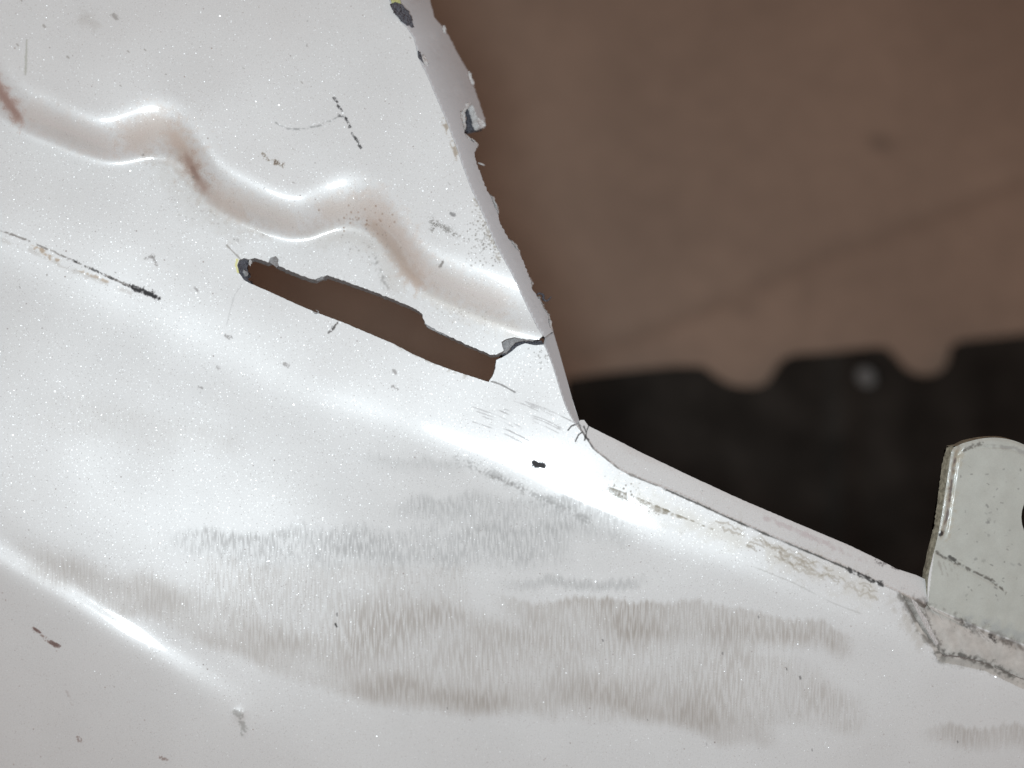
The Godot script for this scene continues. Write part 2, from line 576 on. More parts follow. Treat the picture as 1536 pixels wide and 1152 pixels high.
	stroke(pts([40, 60, 38, 112]), 2.0, Color(0.62, 0.63, 0.58), 0.5)
	for k in 10:
		var p := Vector2(rng.randf_range(0, 640), rng.randf_range(-10, 130))
		stroke(PackedVector2Array([p, p + Vector2(2, 2)]), rng.randf_range(1.2, 2.4), Color(0.5, 0.48, 0.45), 0.45)
	# the moulded line at the left with its black scuff
	stroke(pts([-20, 338, 40, 360, 90, 382, 140, 405, 200, 432]), 2.0, Color(0.42, 0.40, 0.38), 0.6, 0.35, 0.12)
	stroke(pts([110, 391, 160, 414, 200, 433]), 2.2, dark, 0.7, 0.55, 0.25)
	stroke(pts([200, 431, 215, 437, 238, 447]), 5.2, dark, 0.95, 0.12, 0.12)
	stroke(pts([46, 370, 62, 375, 76, 386, 86, 391]), 4.0, Color(0.62, 0.50, 0.36), 0.5, 0.4, 0.12)
	stroke(pts([118, 405, 150, 418, 160, 422]), 3.0, Color(0.66, 0.54, 0.40), 0.4, 0.4, 0.12)
	stroke(pts([-20, 352, 40, 373, 120, 410, 200, 440]), 5.0, Color(0.68, 0.66, 0.63), 0.3, 0.45, 0.08)
	# gutter: round the slot
	stroke(pts([356, 390, 354, 398, 357, 408]), 2.4, Color(0.85, 0.83, 0.50), 0.8)
	stroke(pts([340, 368, 352, 380, 360, 388]), 1.5, Color(0.5, 0.48, 0.45), 0.5)
	stroke(pts([362, 428, 352, 442, 345, 466, 340, 488]), 1.2, Color(0.62, 0.63, 0.63), 0.25)
	stroke(pts([498, 497, 503, 488, 509, 481]), 2.0, Color(0.22, 0.21, 0.2), 0.8, 0.3, 0.3)
	stroke(pts([493, 499, 499, 494]), 2.6, Color(0.25, 0.24, 0.24), 0.6, 0.3, 0.3)
	stroke(pts([580, 508, 640, 540, 700, 565]), 5.0, Color(0.62, 0.60, 0.56), 0.35, 0.5, 0.12)
	stroke(pts([737, 572, 752, 577, 772, 588]), 1.8, Color(0.45, 0.45, 0.45), 0.65)
	for k in 16:
		var a := Vector2(rng.randf_range(700, 800), rng.randf_range(598, 640))
		var l := rng.randf_range(30, 90)
		stroke(PackedVector2Array([a, a + Vector2(l * 0.5, l * 0.17), a + Vector2(l, l * 0.42)]), 1.2, Color(0.6, 0.6, 0.6), 0.38, 0.25, 0.03)
	for s in [[338, 503, 346, 506], [427, 546, 433, 549], [590, 555, 594, 560], [590, 579, 595, 584], [326, 550, 329, 552], [299, 580, 304, 582], [217, 388, 230, 385], [228, 384, 236, 398], [293, 433, 296, 436], [352, 358, 355, 360]]:
		stroke(pts(s), 3.0, Color(0.5, 0.49, 0.48), 0.5, 0.3, 0.3)
	speckle(Vector2(768, 496), Vector2(1, 1), 1, grey, 0.1)
	speckle(Vector2(811, 536), Vector2(14, 16), 30, Color(0.4, 0.4, 0.38), 0.45, 1.0)
	# ridge and lower corner
	stroke(pts([801, 694, 808, 697, 815, 699]), 6.5, Color(0.22, 0.22, 0.23), 1.0)
	stroke(pts([803, 695, 808, 697]), 5.0, Color(0.2, 0.2, 0.21), 1.0)
	for k in 60:
		var t := rng.randf()
		speckle(Vector2(825, 704).lerp(Vector2(985, 772), t), Vector2(8, 5), 2, Color(0.35, 0.33, 0.3), 0.55, 0.9)
	speckle(Vector2(925, 742), Vector2(42, 20), 90, Color(0.40, 0.38, 0.33), 0.5, 1.1)
	for k in 9:
		var y := 722.0 + k * 4.0
		stroke(PackedVector2Array([Vector2(890 + k * 6, y), Vector2(960 + k * 9, y + 26), Vector2(990 + k * 10, y + 40)]), 1.3, Color(0.52, 0.50, 0.44), 0.5, 0.5, 0.1)
	stroke(pts([930, 738, 1000, 770, 1100, 806, 1200, 846, 1300, 886]), 26.0, Color(0.76, 0.74, 0.69), 0.35, 0.4, 0.03)
	for row in 5:
		var line := PackedVector2Array()
		var t0 := rng.randf_range(0.0, 0.4)
		var t1 := rng.randf_range(0.55, 1.0)
		var y0 := 780.0 + row * 5.0
		var big := rng.randf_range(3.0, 9.0)
		for k in 60:
			var t := lerpf(t0, t1, k / 59.0)
			line.append(Vector2(1072 + 255 * t, y0 + 105 * t + big * wave.get_noise_2d(t * 9.0, row * 7.0) + 4.0 * wave.get_noise_2d(t * 31.0, row * 3.0)))
		stroke(torn(line, 1.2, 2.0), rng.randf_range(1.4, 3.0), Color(0.62, 0.59, 0.53), 0.4, 0.3, 0.03)
	for k in 14:
		var t := rng.randf()
		var p := Vector2(1072 + 255 * t, 790 + 105 * t + rng.randf_range(-8, 8))
		stroke(torn(PackedVector2Array([p, p + Vector2(rng.randf_range(4, 14), rng.randf_range(-2, 9)), p + Vector2(rng.randf_range(8, 24), rng.randf_range(2, 12))]), 1.6, 2.0), 1.5, Color(0.56, 0.53, 0.47), 0.35)
	stroke(pts([1130, 850, 1190, 874, 1250, 905, 1290, 920]), 1.4, Color(0.62, 0.62, 0.60), 0.3, 0.2, 0.03)
	# hairline cracks where the strut meets the lip
	for s in [[852, 645, 857, 639, 866, 636], [863, 662, 868, 652, 874, 648], [876, 640, 880, 650, 877, 660], [884, 638, 880, 648], [884, 660, 878, 655]]:
		stroke(pts(s), 1.3, Color(0.25, 0.25, 0.25), 0.75)
	stroke(pts([868, 634, 872, 645, 880, 657, 890, 672]), 1.6, Color(0.3, 0.3, 0.3), 0.6)
	# crease under the lip
	stroke(pts([1000, 735, 1063, 763, 1084, 773, 1157, 805, 1224, 833, 1271, 853]), 1.7, Color(0.25, 0.25, 0.24), 0.75, 0.08, 0.03)
	stroke(pts([1271, 853, 1290, 862, 1324, 878]), 4.0, Color(0.18, 0.18, 0.18), 0.85, 0.3, 0.15)
	stroke(pts([890, 673, 933, 707, 1000, 735]), 1.6, Color(0.5, 0.5, 0.49), 0.6, 0.3, 0.08)
	# dirt about the pocket
	stroke(pts([1352, 893, 1366, 917, 1382, 946, 1402, 970, 1418, 990]), 8.0, Color(0.36, 0.35, 0.33), 0.7, 0.35, 0.1)
	stroke(pts([1340, 905, 1366, 940, 1380, 965]), 12.0, Color(0.68, 0.66, 0.62), 0.4, 0.4, 0.06)
	stroke(pts([1414, 988, 1450, 992, 1477, 997, 1560, 1030]), 10.0, Color(0.60, 0.60, 0.58), 0.5, 0.4, 0.06)
	stroke(pts([1376, 900, 1395, 911, 1427, 924, 1463, 943, 1500, 956, 1536, 972]), 9.0, Color(0.36, 0.34, 0.32), 0.6, 0.5, 0.09)
	for s in [[1398, 912, 1410, 922, 1418, 934], [1448, 938, 1452, 948, 1460, 956], [1470, 946, 1480, 958, 1492, 967]]:
		stroke(pts(s), 3.0, Color(0.86, 0.85, 0.83), 0.8, 0.35, 0.2)
		stroke(pts(s).duplicate(), 1.6, Color(0.4, 0.38, 0.36), 0.4, 0.5, 0.2)
	stroke(pts([1446, 934, 1456, 944]), 8.0, Color(0.33, 0.32, 0.3), 0.75, 0.45, 0.2)
	stroke(pts([1489, 956, 1494, 960]), 5.0, Color(0.25, 0.24, 0.23), 0.85, 0.3, 0.2)
	stroke(pts([1510, 962, 1520, 968]), 6.0, Color(0.4, 0.38, 0.36), 0.7, 0.45, 0.2)
	stroke(pts([1412, 978, 1440, 984, 1470, 992, 1536, 1022]), 7.0, Color(0.30, 0.29, 0.27), 0.75, 0.4, 0.12)
	stroke(pts([1388, 920, 1400, 946, 1412, 970]), 5.0, Color(0.42, 0.40, 0.38), 0.6, 0.4, 0.15)
	# paint on lip and tab
	for s in [[1318, 842, 1326, 848], [1322, 838, 1332, 846], [1342, 850, 1350, 856]]:
		stroke(pts(s), 4.0, Color(0.35, 0.33, 0.33), 0.6, 0.4, 0.3)
	stroke(pts([1150, 778, 1240, 815, 1300, 842]), 5.0, Color(0.70, 0.64, 0.64), 0.4, 0.4, 0.06)
	on_tab = true
	for k in 60:
		var p := Vector2(rng.randf_range(1436, 1535), rng.randf_range(690, 900))
		stroke(PackedVector2Array([p, p + Vector2(rng.randf_range(-2.0, 4.0), rng.randf_range(-1.0, 3.0))]), 0.8 + 1.8 * pow(rng.randf(), 3.0), Color(0.42, 0.42, 0.41), rng.randf_range(0.15, 0.6))
	stroke(pts([1404, 828, 1416, 836, 1440, 846, 1462, 858, 1490, 872, 1508, 888]), 2.6, Color(0.33, 0.32, 0.3), 0.7, 0.45, 0.14)
	stroke(pts([1424, 835, 1432, 840]), 3.4, Color(0.25, 0.25, 0.24), 0.8)
	for k in 4:
		stroke(PackedVector2Array([Vector2(1408 + k * 8, 842 + k * 2), Vector2(1414 + k * 8, 862 + k * 2)]), 2.0, Color(0.6, 0.59, 0.56), 0.5, 0.4, 0.1)
	stroke(pts([1438, 676, 1428, 720, 1424, 770, 1416, 806]), 10.0, Color(0.66, 0.60, 0.50), 0.5, 0.4, 0.08)
	stroke(pts([1433, 688, 1427, 730, 1422, 770, 1417, 796]), 3.2, Color(0.38, 0.35, 0.36), 0.65, 0.35, 0.1)
	stroke(pts([1446, 676, 1462, 668, 1480, 664]), 3.6, Color(0.36, 0.35, 0.33), 0.65, 0.4, 0.15)
	stroke(pts([1478, 668, 1520, 672, 1560, 690]), 4.0, Color(0.56, 0.55, 0.54), 0.5, 0.4, 0.1)
	stroke(pts([1410, 802, 1413, 800]), 4.0, dark, 0.9)
	stroke(pts([1440, 930, 1490, 940, 1536, 958]), 14.0, Color(0.62, 0.64, 0.64), 0.5, 0.4, 0.05)
	on_tab = false
	# lower left corner
	for s in [[51, 942, 58, 948, 72, 962, 84, 968], [240, 1136, 250, 1139], [116, 1106, 120, 1110]]:
		stroke(pts(s), 4.0, Color(0.45, 0.36, 0.33), 0.6, 0.3, 0.2)
	stroke(pts([52, 943, 60, 949]), 3.0, Color(0.36, 0.27, 0.25), 0.6)
	stroke(pts([76, 964, 88, 969]), 3.6, Color(0.36, 0.27, 0.25), 0.6)
	stroke(pts([352, 1068, 362, 1074, 364, 1086, 366, 1100]), 6.0, Color(0.52, 0.52, 0.50), 0.5, 0.4, 0.15)
	stroke(pts([100, 1036, 108, 1056]), 3.0, Color(0.66, 0.62, 0.60), 0.5, 0.4, 0.1)
	stroke(pts([503, 936, 505, 940]), 2.2, Color(0.2, 0.2, 0.2), 0.8)
	for k in 12:
		var p := Vector2(rng.randf_range(380, 1480), rng.randf_range(700, 1140))
		stroke(PackedVector2Array([p, p + Vector2(0.5, rng.randf_range(1, 4))]), rng.randf_range(0.9, 1.6), Color(0.33, 0.32, 0.32), rng.randf_range(0.3, 0.7))
	for k in 22:
		var p := Vector2(rng.randf_range(0, 700), rng.randf_range(0, 560))
		stroke(PackedVector2Array([p, p + Vector2(rng.randf_range(-3, 3), rng.randf_range(-3, 3))]), rng.randf_range(0.8, 1.6), Color(0.5, 0.49, 0.47), rng.randf_range(0.25, 0.6))

	# fine mottling of the pearl, then roughness / metal map and the tilted flakes
	var fine := noise_bytes(TW, TH, 0.45, 3, 2)
	var broad := noise_bytes(217, 163, 0.06, 4, 3)
	var dull_small := Image.create(217, 163, false, Image.FORMAT_L8)  # thins the coat to mute the flash highlight on the left ridge
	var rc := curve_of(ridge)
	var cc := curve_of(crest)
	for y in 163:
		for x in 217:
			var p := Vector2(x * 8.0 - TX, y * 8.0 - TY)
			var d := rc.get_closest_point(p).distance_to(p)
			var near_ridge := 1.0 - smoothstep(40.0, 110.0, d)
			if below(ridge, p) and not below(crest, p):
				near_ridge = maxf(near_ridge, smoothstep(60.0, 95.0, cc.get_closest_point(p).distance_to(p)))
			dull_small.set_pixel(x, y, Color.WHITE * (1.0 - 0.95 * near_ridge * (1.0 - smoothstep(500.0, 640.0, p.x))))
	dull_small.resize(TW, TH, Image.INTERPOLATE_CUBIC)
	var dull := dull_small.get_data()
	var bytes := tint.get_data()
	var orm := PackedByteArray()
	orm.resize(TW * TH * 3)
	for i in TW * TH:
		var f := 1.0 + (fine[i] - 128) * 0.00028 + (broad[i] - 128) * 0.00010
		var k := i * 4
		var low := bytes[k + 1]
		for c in 3:
			bytes[k + c] = clampi(int(bytes[k + c] * f), 0, 255)
		var dirt := clampf((212 - low) / 90.0, 0.0, 1.0)
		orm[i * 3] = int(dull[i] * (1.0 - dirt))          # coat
		orm[i * 3 + 1] = int(255.0 * lerpf(0.5, 0.8, dirt))   # roughness
		orm[i * 3 + 2] = int(255.0 * 0.15 * (1.0 - dirt))       # metal
	var flakes := Image.create(TW, TH, false, Image.FORMAT_RGB8)
	flakes.fill(Color8(128, 128, 255))
	for n in 120000:
		var x := rng.randi_range(0, TW - 1)
		var y := rng.randi_range(0, TH - 1)
		if bytes[(y * TW + x) * 4 + 1] < 196:
			continue
		var strong := n < 9000
		var big := strong and rng.randf() < 0.06
		var spread := 0.22 if strong else 0.16
		var nn := Vector3(rng.randfn() * spread, rng.randfn() * spread, 1.0).normalized()
		var c := Color(nn.x * 0.5 + 0.5, nn.y * 0.5 + 0.5, nn.z * 0.5 + 0.5)
		for b in (2 if big else 1):
			for a in (2 if big else 1):
				var xx := (x + a) % TW
				var yy := (y + b) % TH
				flakes.set_pixel(xx, yy, c)
				var ii := (yy * TW + xx) * 3
				orm[ii + 1] = 74 if strong else 100
				orm[ii + 2] = 120 if strong else 56
				if strong:
					for c3 in 3:
						bytes[(yy * TW + xx) * 4 + c3] = 222
	var albedo := ImageTexture.create_from_image(Image.create_from_data(TW, TH, false, Image.FORMAT_RGBA8, bytes))
	var surface := ImageTexture.create_from_image(Image.create_from_data(TW, TH, false, Image.FORMAT_RGB8, orm))
	var normal := ImageTexture.create_from_image(flakes)
	var m := StandardMaterial3D.new()
	m.resource_name = "pearl_paint"
	m.albedo_texture = albedo
	m.roughness = 1.0
	m.roughness_texture = surface
	m.roughness_texture_channel = BaseMaterial3D.TEXTURE_CHANNEL_GREEN
	m.metallic = 1.0
	m.metallic_texture = surface
	m.metallic_texture_channel = BaseMaterial3D.TEXTURE_CHANNEL_BLUE
	m.normal_enabled = true
	m.normal_texture = normal
	m.normal_scale = 1.0
	m.clearcoat_enabled = true
	m.clearcoat = 1.0
	m.clearcoat_roughness = 0.09
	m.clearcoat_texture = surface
	M.paint = m
	var sat := StandardMaterial3D.new()
	sat.resource_name = "plain_painted_plastic"
	sat.albedo_texture = albedo
	sat.roughness = 0.5
	sat.clearcoat_enabled = true
	sat.clearcoat = 0.5
	sat.clearcoat_roughness = 0.2
	M.smooth = sat

func noise_tex(freq: float, seed_: int, c0: Color, c1: Color, octaves := 4) -> NoiseTexture2D:
	var f := FastNoiseLite.new()
	f.seed = seed_
	f.frequency = freq
	f.fractal_octaves = octaves
	var t := NoiseTexture2D.new()
	t.width = 512
	t.height = 512
	t.seamless = true
	t.noise = f
	var g := Gradient.new()
	g.set_color(0, c0)
	g.set_color(1, c1)
	t.color_ramp = g
	return t

func plain(c: Color, rough: float, bump := 0.0, scale := 60.0, dirty := 0.18) -> StandardMaterial3D:
	var m := StandardMaterial3D.new()
	m.roughness = rough
	m.albedo_texture = noise_tex(0.02, 9, c.darkened(dirty), c.lightened(0.12))
	m.uv1_triplanar = true
	m.uv1_scale = Vector3.ONE * scale
	if bump > 0.0:
		m.heightmap_enabled = true
		m.heightmap_texture = noise_tex(0.03, 14, Color.BLACK, Color.WHITE)
		m.heightmap_scale = bump
	return m

func materials():
	paint_textures()
	M.plastic = plain(Color(0.34, 0.34, 0.37), 0.55, 0.06, 90.0)
	M.cut = plain(Color(0.62, 0.62, 0.62), 0.6, 0.02, 90.0)
	M.under = plain(Color(0.24, 0.24, 0.25), 0.7)
	M.chip = plain(Color(0.84, 0.83, 0.82), 0.5, 0.02, 120.0)
	M.flange = plain(Color(0.84, 0.845, 0.85), 0.45, 0.0, 20.0)
	M.flange.albedo_texture = null
	M.flange.albedo_color = Color(0.79, 0.80, 0.81)
	M.flange.clearcoat_enabled = true
	M.flange.clearcoat = 0.6
	M.flange.clearcoat_roughness = 0.2
	M.grimy = plain(Color(0.66, 0.65, 0.61), 0.65, 0.01, 60.0)
	M.edge = plain(Color(0.68, 0.67, 0.58), 0.6, 0.015, 70.0, 0.5)
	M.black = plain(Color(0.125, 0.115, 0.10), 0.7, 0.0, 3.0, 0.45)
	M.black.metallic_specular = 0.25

# ------------------------------------------------------------------ the brown board underneath
func board():
	var n := 1024
	var im := Image.create(n, n, false, Image.FORMAT_RGB8)
	var f := FastNoiseLite.new()
	f.seed = 2
	f.frequency = 0.006
	f.fractal_octaves = 5
	var a := f.get_seamless_image(n, n)
	a.convert(Image.FORMAT_L8)
	var d := a.get_data()
	f.seed = 8
	f.frequency = 0.05
	var b := f.get_seamless_image(n, n)
	b.convert(Image.FORMAT_L8)
	var e := b.get_data()
	var out := PackedByteArray()
	out.resize(n * n * 3)
	for i in n * n:
		var k := 1.0 + (d[i] - 128) * 0.0005 + (e[i] - 128) * 0.0003
		out[i * 3] = clampi(int(147 * k), 0, 255)
		out[i * 3 + 1] = clampi(int(128 * k), 0, 255)
		out[i * 3 + 2] = clampi(int(113 * k), 0, 255)
	im = Image.create_from_data(n, n, false, Image.FORMAT_RGB8, out)
	# darker smudges and a darker line along the fold, in the board's own 0.6 m sheet
	var spot := func(px: float, py: float, r: Vector2, k: float):
		var w := put(px, py, board_u(px, py, 0.0))
		var cx := int((w.x / 0.6 + 0.5) * n)
		var cy := int((w.z / 0.6 + 0.5) * n)
		for y in range(cy - 40, cy + 41):
			for x in range(cx - 40, cx + 41):
				if x < 0 or y < 0 or x >= n or y >= n:
					continue
				var q := Vector2((x - cx) / r.x, (y - cy) / r.y).length_squared()
				if q < 6.0:
					im.set_pixel(x, y, im.get_pixel(x, y) * (1.0 - k * exp(-q)))
	spot.call(1322.0, 215.0, Vector2(8, 5), 0.2)
	spot.call(1215.0, 430.0, Vector2(5, 10), 0.07)
	spot.call(1115.0, 462.0, Vector2(9, 5), 0.12)
	for k in 60:
		var t := k / 59.0
		spot.call(lerpf(870, 1540, t), lerpf(535, 268, t) + 4.0 * sin(t * 9.0), Vector2(6, 3), 0.02 + 0.02 * absf(sin(t * 5.0)))
	var m := StandardMaterial3D.new()
	m.resource_name = "brown_board"
	m.albedo_texture = ImageTexture.create_from_image(im)
	m.roughness = 0.8
	M.board = m
	# the sheet: wide, tilted to dim towards the top, with a shallow fold
	var p0 := put(870, 535, board_u(870, 535, 0.0))
	var p1 := put(1540, 268, board_u(1540, 268, 0.0))
	p0.y = 0.0
	p1.y = 0.0
	var along := (p1 - p0).normalized()
	var side := Vector3(-along.z, 0, along.x)
	var st := SurfaceTool.new()
	st.begin(Mesh.PRIMITIVE_TRIANGLES)
	var across := [-2.0, -0.006, -0.002, 0.0, 0.002, 0.006, 2.0]
	var deep := [0.0, 0.0, -0.0006, -0.0009, -0.0006, 0.0, 0.0]
	var length := [-2.0, 2.0]
	for i in across.size():
		for l in length:
			var w: Vector3 = p0 + side * across[i] + along * l
			w.y = deep[i] + w.z * SLANT + w.x * SLANT_X
			st.set_uv(Vector2(w.x / 0.6 + 0.5, w.z / 0.6 + 0.5))
			st.set_smooth_group(0)
			st.add_vertex(w)
	for i in across.size() - 1:
		var s := i * 2
		st.add_index(s); st.add_index(s + 1); st.add_index(s + 2)
		st.add_index(s + 1); st.add_index(s + 3); st.add_index(s + 2)
	st.generate_normals()
	var o := node_of("ground", st.commit(), m, self)
	o.set_meta("kind", "structure")
	o.set_meta("label", "dim brown board lying under the broken bumper")

# ------------------------------------------------------------------ dark flat shape with a scalloped edge, on the board
func dark_shape():
	var o := Node3D.new()
	o.name = "dark_shape"
	add_child(o)
	o.set_meta("label", "dark flat shape with two round notches and a small hole, on the brown board")
	o.set_meta("category", "plastic panel")
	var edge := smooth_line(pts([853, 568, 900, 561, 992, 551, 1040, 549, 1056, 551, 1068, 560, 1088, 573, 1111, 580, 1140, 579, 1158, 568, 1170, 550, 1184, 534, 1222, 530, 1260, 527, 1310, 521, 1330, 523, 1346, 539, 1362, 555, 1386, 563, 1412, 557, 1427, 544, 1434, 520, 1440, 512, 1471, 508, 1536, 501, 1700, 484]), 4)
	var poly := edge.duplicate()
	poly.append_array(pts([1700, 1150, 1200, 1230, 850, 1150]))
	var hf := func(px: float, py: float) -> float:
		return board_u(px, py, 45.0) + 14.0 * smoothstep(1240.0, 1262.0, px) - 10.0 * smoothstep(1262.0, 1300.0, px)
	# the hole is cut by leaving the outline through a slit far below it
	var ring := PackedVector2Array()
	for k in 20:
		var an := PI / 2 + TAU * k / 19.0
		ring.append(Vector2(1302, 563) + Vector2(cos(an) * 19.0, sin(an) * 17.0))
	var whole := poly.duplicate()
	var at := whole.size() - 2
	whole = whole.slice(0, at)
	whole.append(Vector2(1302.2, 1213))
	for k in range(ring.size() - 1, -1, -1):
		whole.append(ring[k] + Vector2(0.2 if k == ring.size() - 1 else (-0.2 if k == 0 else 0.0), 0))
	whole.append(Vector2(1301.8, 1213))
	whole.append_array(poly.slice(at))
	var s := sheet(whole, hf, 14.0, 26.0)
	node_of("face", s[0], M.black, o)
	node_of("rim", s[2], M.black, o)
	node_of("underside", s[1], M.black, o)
	# grey disc seen through the hole
	var cyl := CylinderMesh.new()
	cyl.top_radius = 0.0042
	cyl.bottom_radius = 0.0046
	cyl.height = 0.0022
	cyl.radial_segments = 32
	var c := node_of("hole_disc", cyl, plain(Color(0.50, 0.47, 0.45), 0.7), o)
	c.position = put(1302, 563, board_u(1302, 563, 10.0))

# ------------------------------------------------------------------ the bumper cover
func bumper():
	var o := Node3D.new()
	o.name = "bumper_cover"
	add_child(o)
	o.set_meta("label", "broken pearl white bumper cover with torn slot, wavy step and scuffed skin")
	o.set_meta("category", "car bumper")

	var flap_edge := torn(pts([560, -150, 578, -20, 584, 0, 590, 17, 601, 33, 612, 44, 621, 58, 627, 86, 633, 98, 640, 112, 653, 143, 667, 175, 683, 217, 693, 247, 707, 284, 727, 328, 743, 367, 767, 410, 787, 453, 802, 484, 814, 504]), 0.5)
	var crack_top := torn(pts([814, 504, 808, 509, 790, 509, 771, 506, 759, 508.5, 752, 513, 755.5, 526, 744, 532, 735, 532]), 0.4, 2.0)
	var slot_top := torn(pts([735, 532, 720, 525, 700, 517, 680, 507, 658, 497, 637, 485, 633, 470, 617, 460, 567, 440, 513, 420, 490, 413, 482, 415, 473, 420, 463, 417, 427, 403, 415, 397, 411, 391, 402, 393, 382, 387]), 0.9)
	var slot_left := torn(pts([382, 387, 374, 389, 366, 387, 359, 390, 356, 398, 359, 410, 366, 420, 374, 424.5]), 0.5)
	var slot_low := torn(pts([374, 424.5, 403, 437, 433, 451, 470, 467, 513, 483, 553, 500, 593, 517, 617, 530, 650, 545, 683, 557, 733, 573]), 0.35)
	var strut_top := torn(pts([733, 573, 739, 564, 743, 553, 744.5, 540, 754, 536, 762, 531, 768.5, 526, 777, 519, 788, 515, 803, 518, 815, 517]), 0.35, 2.0)
	var strut_edge := torn(smooth_line(pts([815, 517, 819, 524, 830, 553, 847, 607, 863, 637]), 4), 0.1)
	var crease := smooth_line(pts([863, 637, 868, 643, 877, 655, 890, 673, 910, 690, 933, 707, 967, 722, 1017, 741, 1063, 763, 1084, 773, 1157, 805, 1224, 833, 1271, 853, 1324, 878, 1352, 891]), 3)
	var pocket_left := torn(pts([1352, 891, 1367, 917, 1383, 945, 1403, 968, 1414, 984]), 0.8)
	var pocket_low := torn(pts([1414, 984, 1440, 986, 1477, 995, 1536, 1020, 1716, 1098]), 0.6)
	var poly := PackedVector2Array([Vector2(-200, -150)])
	for part in [flap_edge, crack_top, slot_top, slot_left, slot_low, strut_top, strut_edge, crease, pocket_left, pocket_low]:
		poly.append_array(part.slice(0, part.size() - 1))
	poly.append_array(pts([1716, 1098, 1716, 1300, -200, 1300]))
	var outside := func(q: Vector2) -> bool: return q.x < -150 or q.y > 1250 or q.x > 1690 or q.y < -140
	var s := sheet(poly, panel_height, GS, 20.0, 4.0, outside, true)
	node_of("painted_skin", s[0], M.paint, o)
	node_of("raw_underside", s[1], M.under, o)
	node_of("cut_edge", s[2], M.cut, o)

	# the skin beyond the frame, curving down to the board that it stands on
	var rim := PackedVector2Array()
	for k in 13:
		rim.append(Vector2(-200, lerpf(-150, 1300, k / 12.0)))
	for k in range(1, 14):
		rim.append(Vector2(lerpf(-200, 1716, k / 13.0), 1300))
	var st := SurfaceTool.new()
	st.begin(Mesh.PRIMITIVE_TRIANGLES)
	for i in rim.size():
		var w := put(rim[i].x, rim[i].y, panel_height(rim[i].x, rim[i].y))
		var dir := Vector3(-1, 0, 0) if i < 12 else (Vector3(-0.7, 0, 0.7) if i == 12 else Vector3(0, 0, 1))
		for r in 9:
			var t := PI / 2 * r / 8.0
			var q := w + dir * 0.09 * sin(t)
			q.y = lerpf(w.y, q.z * SLANT + q.x * SLANT_X + 0.0005, 1.0 - cos(t))
			st.set_uv(uv_of(q))
			st.add_vertex(q)
	for i in rim.size() - 1:
		for r in 8:
			var a := i * 9 + r
			st.add_index(a); st.add_index(a + 1); st.add_index(a + 9)
			st.add_index(a + 1); st.add_index(a + 10); st.add_index(a + 9)
	st.generate_normals()
	st.generate_tangents()
	node_of("lower_skin", st.commit(), M.paint, o)

	# torn side flange of the flap
	var inner := curve_of(flap_edge)
	var fall := func(px: float, py: float) -> float:
		var q := inner.get_closest_point(Vector2(px, py))
		var d := q.distance_to(Vector2(px, py))
		return panel_height(q.x - 1.0, q.y) - 0.6 - 1.0 * d - 0.010 * d * d
	var outer := torn(pts([829, 497, 825, 489, 822, 481, 823, 474, 815, 462, 807, 446, 798, 433, 796, 421, 779, 378, 764, 360, 756, 345, 750, 336, 747, 321, 735, 294, 727, 278, 720, 258, 713, 240, 712, 231, 716, 217, 700, 207, 697, 199, 692, 182, 690, 168, 698, 161, 708, 157, 712, 164, 716, 178, 719, 190, 727, 190, 728, 180, 717, 148, 709, 124, 702, 107, 687, 80, 667, 43, 652, 27, 645, 0, 615, -150]), 1.0, 2.0)
	var fp := PackedVector2Array()
	for q in flap_edge.slice(0, flap_edge.size() - 1):
		fp.append(q + Vector2(0.3, 0))
	fp.append(Vector2(817, 506))
	fp.append_array(outer)
	var fs := sheet(fp, fall, 4.0, 10.0, 1.5)
	var fl := node_of("side_flange", fs[0], M.flange, o)
	node_of("torn_edge", fs[2], M.chip, fl)
	node_of("raw_back", fs[1], M.under, fl)

	# flange of the strut under the crack
	var inner2 := curve_of(strut_edge)
	var fall2 := func(px: float, py: float) -> float:
		var q := inner2.get_closest_point(Vector2(px, py))
		return panel_height(q.x - 1.0, q.y) - 0.6 - 1.5 * q.distance_to(Vector2(px, py))
	var sp := PackedVector2Array([Vector2(818, 505)])
	sp.append_array(pts([824, 500, 830, 498, 838, 525, 847, 557, 858, 597, 867, 625, 870, 634, 866, 641]))
	var back := strut_edge.duplicate()
	back.reverse()
	for q in back:
		sp.append(q + Vector2(0.3, 0))
	var ss := sheet(sp, fall2, 3.0, 10.0, 1.5)
	var sf := node_of("strut_flange", ss[0], M.flange, o)
	node_of("torn_edge", ss[2], M.chip, sf)
	node_of("raw_back", ss[1], M.under, sf)

	# smooth lip beyond the crease
	var cre := curve_of(crease)
	var lip_h := func(px: float, py: float) -> float:
		var p := Vector2(px, py)
		var q := cre.get_closest_point(p)
		var d := q.distance_to(p)
		if px > 1352.0:
			d = maxf((py - 891.0) * -0.9 + (px - 1352.0) * 0.4, 0.0)
		var g := panel_height(q.x, q.y) - 2.0 - 2.4 * smoothstep(0.0, 2.5, d)
		return g - 0.42 * d - 0.25 * softplus(d - 31.0, 2.5)
	var lp := PackedVector2Array()
	for q in crease:
		lp.append(q + Vector2(0.2, -0.2))
	lp.append_array(pts([1367, 897.5, 1390, 908, 1391.5, 890, 1394, 876, 1388, 869, 1374, 862.5, 1344, 853]))
	lp.append_array(torn(pts([1344, 853, 1330, 845, 1274, 818, 1191, 783, 1107, 747, 1033, 713, 952, 674, 933, 664, 905, 650, 883, 639, 876, 630, 871, 630]), 0.3))
	var ls := sheet(lp, lip_h, 3.0, 22.0, 1.5)
	var lip := node_of("lip", ls[0], M.paint, o)
	node_of("edge", ls[2], M.paint, lip)
	node_of("raw_underside", ls[1], M.under, lip)

	pocket(o)
	tab(o)
	breaks(o, flap_edge, outer)

